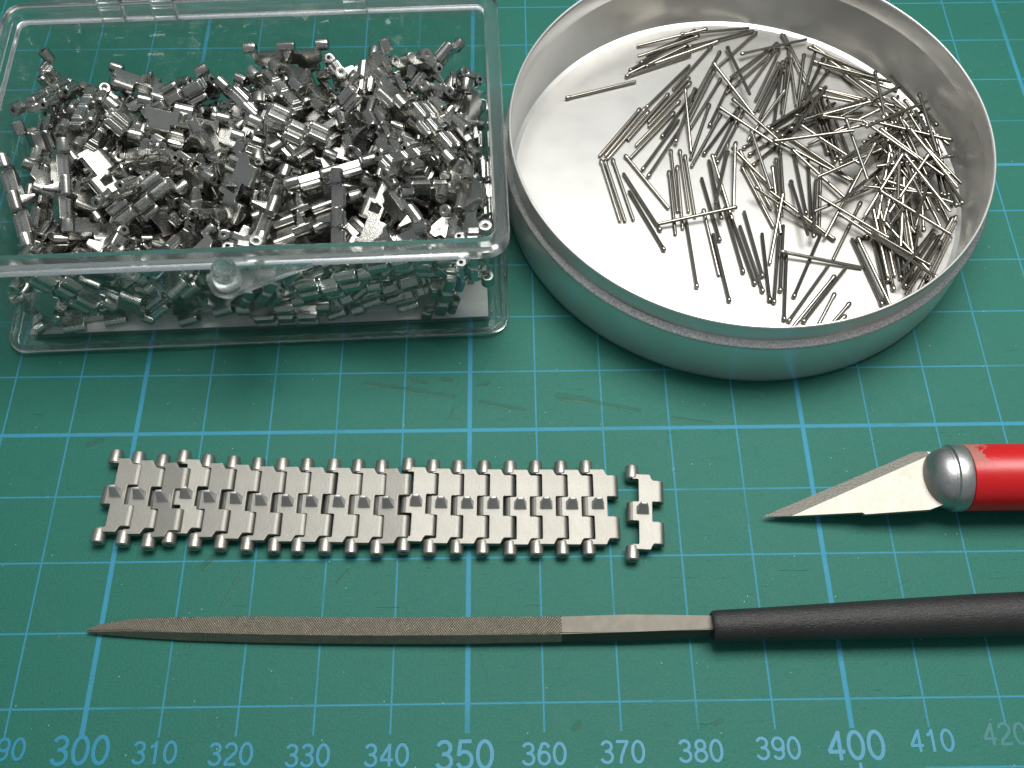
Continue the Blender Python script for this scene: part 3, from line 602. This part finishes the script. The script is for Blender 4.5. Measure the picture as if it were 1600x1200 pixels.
def hour(dx, dy): return HOUR[int(round(math.degrees(math.atan2(dx, dy))/30.0)) % 12]
for x1, y1, z1, x2, y2, z2 in PINS:
    a = Vector((x1, y1, z1))/100.0; b = Vector((x2, y2, z2))/100.0; c = (a+b)/2; d = (b-a).normalized()
    o = link_obj('steel_pin', pin_me)
    o.matrix_world = Matrix.Translation(W(*c)) @ d.to_track_quat('Z', 'Y').to_matrix().to_4x4()
    rr = math.hypot(c.x-394.6, c.y-86.3)
    where = 'at the dish centre' if rr < 7 else "%s at %s o'clock" % ('halfway out' if rr < 17 else 'farther out' if rr < 26 else 'near the wall', hour(c.x-394.6, c.y-86.3))
    lie = 'flat' if max(a.z, b.z) < 1.5 else 'topmost' if min(a.z, b.z) > 3.4 else 'steep' if abs(a.z-b.z) > 2.2 else 'propped'
    tag(o, "%s steel pin %s, head toward %s o'clock" % (lie, where, hour(-d.x, -d.y)), 'pin', 'steel track pins in the tin')

# two or three that would read alike: say which is nearer to the front of the mat
def tell_apart():
    by = {}
    for o in COL.objects:
        if o.get('group') and o.get('label'): by.setdefault(o['label'], []).append(o)
    for lab, v in by.items():
        if 2 <= len(v) <= 3:
            v.sort(key=lambda o: o.matrix_world.translation.y)
            for w, o in zip(('nearer', 'farther') if len(v) == 2 else ('nearer', 'middle', 'farther'), v):
                o['label'] = w+' '+lab.replace('heap link', 'link', 1)
tell_apart()

# ------------------------------------------------------------------ hobby knife
def mat_red():                                  # glossy red with a smear of old glue and dirt beside the collar
    t = NT('red_enamel'); n = t.noise(12, 4, 0.6)
    sep = t.n.new('ShaderNodeSeparateXYZ'); t.l.new(t.obj(), sep.inputs[0])
    reach = t.math('MULTIPLY_ADD', t.noise(6, 3, 0.6), 0.9, -0.38)
    m = t.math('MULTIPLY', t.math('MULTIPLY', t.math('SUBTRACT', reach, sep.outputs[0]), 14.0, clamp=True), t.math('MULTIPLY_ADD', sep.outputs[1], 5.0, 0.4, clamp=True))
    c = t.mix(n, (0.47, 0.005, 0.008), (0.54, 0.008, 0.011)); c = t.mix(t.math('MULTIPLY', m, 0.72), c, t.mix(t.noise(30, 3), (0.22, 0.10, 0.08), (0.42, 0.30, 0.24)))
    t.set(Base_Color=c, Roughness=t.math('MULTIPLY_ADD', m, 0.25, 0.34)); t.bump(t.noise(14, 3), 0.08, 0.01)
    return t.m
M_RED = mat_red()
M_NOSE = mat_simple('worn_chuck_aluminium', (0.50, 0.50, 0.50), 0.43, 1.0, 25, 0.16, 0.14)
M_BLADE = mat_simple('satin_blade_steel', (0.29, 0.275, 0.243), 0.52, 1.0, 9, 0.12, 0.02)
M_EDGE = mat_simple('ground_edge_steel', (0.15, 0.145, 0.13), 0.5, 0.9, 45, 0.6, 0.6)
knife = bpy.data.objects.new('hobby_knife', None); COL.objects.link(knife); knife.location = W(421.5, 29.25, 4.75)
tag(knife, 'red handled hobby knife with a pointed steel blade and metal collar', 'knife')
KM = Matrix.Translation(knife.location)
bm = bmesh.new()
add_lathe(bm, [(3.5, 0.0), (4.62, 0.0), (4.72, 0.15), (4.72, 95.0), (4.2, 96.0)], along_x(-1.7, 0, 0), 40)
link_obj('handle', mesh('handle', bm, M_RED, 40), knife)
bm = bmesh.new()
add_lathe(bm, [(4.0, 0.0), (4.35, 0.05), (4.4, 0.3), (4.7, 0.5), (4.76, 0.8), (4.76, 2.1), (4.6, 2.4), (4.0, 2.5)], along_x(-4.2, 0, 0), 48)
link_obj('collar', mesh('collar', bm, M_NOSE, 40), knife)
bm = bmesh.new()
prof = [(0.15, -3.02)] + [(4.3*math.sin(math.radians(a))**0.9, 0.0-3.0*math.cos(math.radians(a))) for a in range(6, 88, 6)] + [(4.3, 0.1)]
add_lathe(bm, prof, along_x(-4.1, 0, 0), 48)
link_obj('chuck_nose', mesh('chuck_nose', bm, M_NOSE, 40), knife)
bl = [(391.75, 25.2, 1.0), (395.8, 24.95, 1.5), (405.3, 24.75, 3.05), (405.6, 24.45, 3.1), (414.3, 24.55, 4.3), (418.4, 25.9, 4.7), (421.0, 27.3, 4.8), (421.0, 31.0, 4.8), (418.1, 32.75, 4.7), (415.6, 33.35, 4.5), (414.2, 33.55, 4.35)]
bev = [(391.75, 25.2, 1.0), (394.6, 25.05, 1.35), (415.9, 32.75, 4.5)]
def blade_mesh():
    bm = bmesh.new(); th = 0.7
    o = knife.location
    def V(p, dz=0.0): return bm.verts.new(W(p[0], p[1], p[2]+dz)-o)
    flat = [bl[1], bl[2], bl[3], bl[4], bl[5], bl[6], bl[7], bl[8], bl[9], (415.9, 32.75, 4.5)]
    top = [V(p, th/2) for p in flat]; bot = [V(p, -th/2) for p in flat]
    tip = V(bl[0]); sh = V(bl[10]);
    bm.faces.new(top); bm.faces.new(bot[::-1])
    n = len(flat)
    for i in range(n-1): bm.faces.new((top[i], bot[i], bot[i+1], top[i+1]))
    for s in (top, bot):
        f = bm.faces.new((tip, s[0], s[-1], sh)); f.material_index = 1
        f = bm.faces.new((sh, s[-1], s[-2])); f.material_index = 1
    bm.faces.new((tip, bot[0], top[0])); bm.faces.new((sh, top[-2], bot[-2]))
    return mesh('blade', bm, [M_BLADE, M_EDGE], 4)
link_obj('blade', blade_mesh(), knife)

# ------------------------------------------------------------------ needle file
def mat_file():
    t = NT('file_teeth')
    def ridges(ax, ay, f):
        sep = t.n.new('ShaderNodeSeparateXYZ'); t.l.new(t.obj(), sep.inputs[0])
        u = t.math('ADD', t.math('ADD', t.math('MULTIPLY', sep.outputs[0], ax), t.math('MULTIPLY', sep.outputs[1], ay)), t.math('MULTIPLY', sep.outputs[2], ay*0.8))
        return t.math('PINGPONG', t.math('MULTIPLY', u, f), 1.0)
    h = t.math('MULTIPLY', ridges(1.0, 0.75, 62.0), ridges(1.0, -0.9, 54.0))
    n = t.noise(9, 4, 0.7); fleck = t.ramp(t.noise(90, 2, 0.6), [(0.56, 0.0), (0.68, 1.0)])
    c = t.mix(n, (0.125, 0.112, 0.095), (0.29, 0.262, 0.218))
    c = t.mix(t.math('MULTIPLY', fleck, 0.7), c, (0.66, 0.58, 0.36))
    t.set(Base_Color=c, Metallic=0.85, Roughness=t.math('ADD', t.math('MULTIPLY', n, 0.2), 0.40))
    t.bump(h, 0.9, 0.012)
    return t.m
M_FILE = mat_file()
M_TANG = mat_simple('bare_file_steel', (0.085, 0.079, 0.068), 0.46, 0.9, 8, 0.16, 0.05)
def mat_rubber():
    t = NT('black_sleeve')
    st = t.noise(1.0, 4, 0.7, t.scaled((14.0, 60.0, 60.0))); n = t.noise(5, 4, 0.7)
    fl = t.ramp(t.noise(26, 3, 0.6), [(0.68, 0.0), (0.76, 1.0)])
    c = t.mix(n, (0.010, 0.010, 0.011), (0.028, 0.026, 0.027)); c = t.mix(t.math('MULTIPLY', fl, 0.5), c, (0.22, 0.20, 0.18))
    t.set(Base_Color=c, Roughness=t.math('ADD', t.math('MULTIPLY', st, 0.22), 0.30))
    t.bump(t.math('ADD', st, t.math('MULTIPLY', t.noise(22, 4, 0.75), 0.7)), 0.55, 0.018)
    return t.m
M_SLEEVE = mat_rubber()
nf = bpy.data.objects.new('needle_file', None); COL.objects.link(nf); nf.location = W(383.0, 9.1, 2.6)
tag(nf, 'slim needle file with toothed steel blade and black sleeved handle', 'file')
def bar(stations):
    """stations: x, y of the top front edge / top back edge / bottom front edge / bottom back, z bottom, z top"""
    bm = bmesh.new(); rings = []
    for x, yb, yt, yf, z0, z1 in stations:
        rings.append([bm.verts.new(W(x, y, z)-nf.location) for y, z in ((yb, z1), (yt, z1), (yf, z0), (yb-0.1, z0))])
    for a, b in zip(rings, rings[1:]):
        for k in range(4): bm.faces.new((a[k], a[(k+1) % 4], b[(k+1) % 4], b[k]))
    bm.faces.new(rings[0][::-1]); bm.faces.new(rings[-1])
    es = [e for e in bm.edges if abs((e.verts[0].co-e.verts[1].co).x) > 0.05]
    bmesh.ops.bevel(bm, geom=es, offset=0.014, segments=2, affect='EDGES')
    return bm
bm = bar([(298.4, 10.35, 10.05, 9.95, 0.55, 0.9), (300.2, 10.9, 9.95, 9.6, 0.5, 1.3), (304.6, 11.45, 9.85, 9.25, 0.5, 1.7), (312.0, 11.55, 9.4, 8.7, 0.55, 2.0), (320.9, 11.4, 9.0, 8.3, 0.6, 2.2), (330.0, 11.15, 8.7, 8.0, 0.7, 2.35), (338.9, 10.95, 8.5, 7.8, 0.8, 2.5), (350.0, 10.8, 8.35, 7.65, 0.95, 2.7), (362.6, 10.7, 8.35, 7.6, 1.1, 2.9)])
link_obj('toothed_blade', mesh('toothed_blade', bm, M_FILE, 30), nf)
bm = bar([(362.6, 10.68, 8.37, 7.63, 1.12, 2.87), (371.4, 10.75, 8.4, 7.65, 1.25, 3.05), (377.0, 10.6, 8.5, 7.8, 1.4, 3.15), (384.5, 10.4, 8.6, 7.95, 1.55, 3.25)])
link_obj('smooth_tang', mesh('smooth_tang', bm, M_TANG, 30), nf)
bm = bmesh.new()
hd = Vector((42.0, 1.12, 0.15)).normalized()
hm = Matrix.Translation(W(382.6, 9.05, 2.95)-nf.location) @ hd.to_track_quat('Z', 'Y').to_matrix().to_4x4()
add_lathe(bm, [(1.2, 0.1), (1.8, 0.0), (2.02, 0.25), (2.08, 0.8), (2.2, 8.0), (2.5, 20.0), (2.85, 36.0), (2.95, 60.0), (2.6, 85.0), (2.0, 87.0)], hm, 36)
link_obj('sleeved_handle', mesh('sleeved_handle', bm, M_SLEEVE, 40), nf)
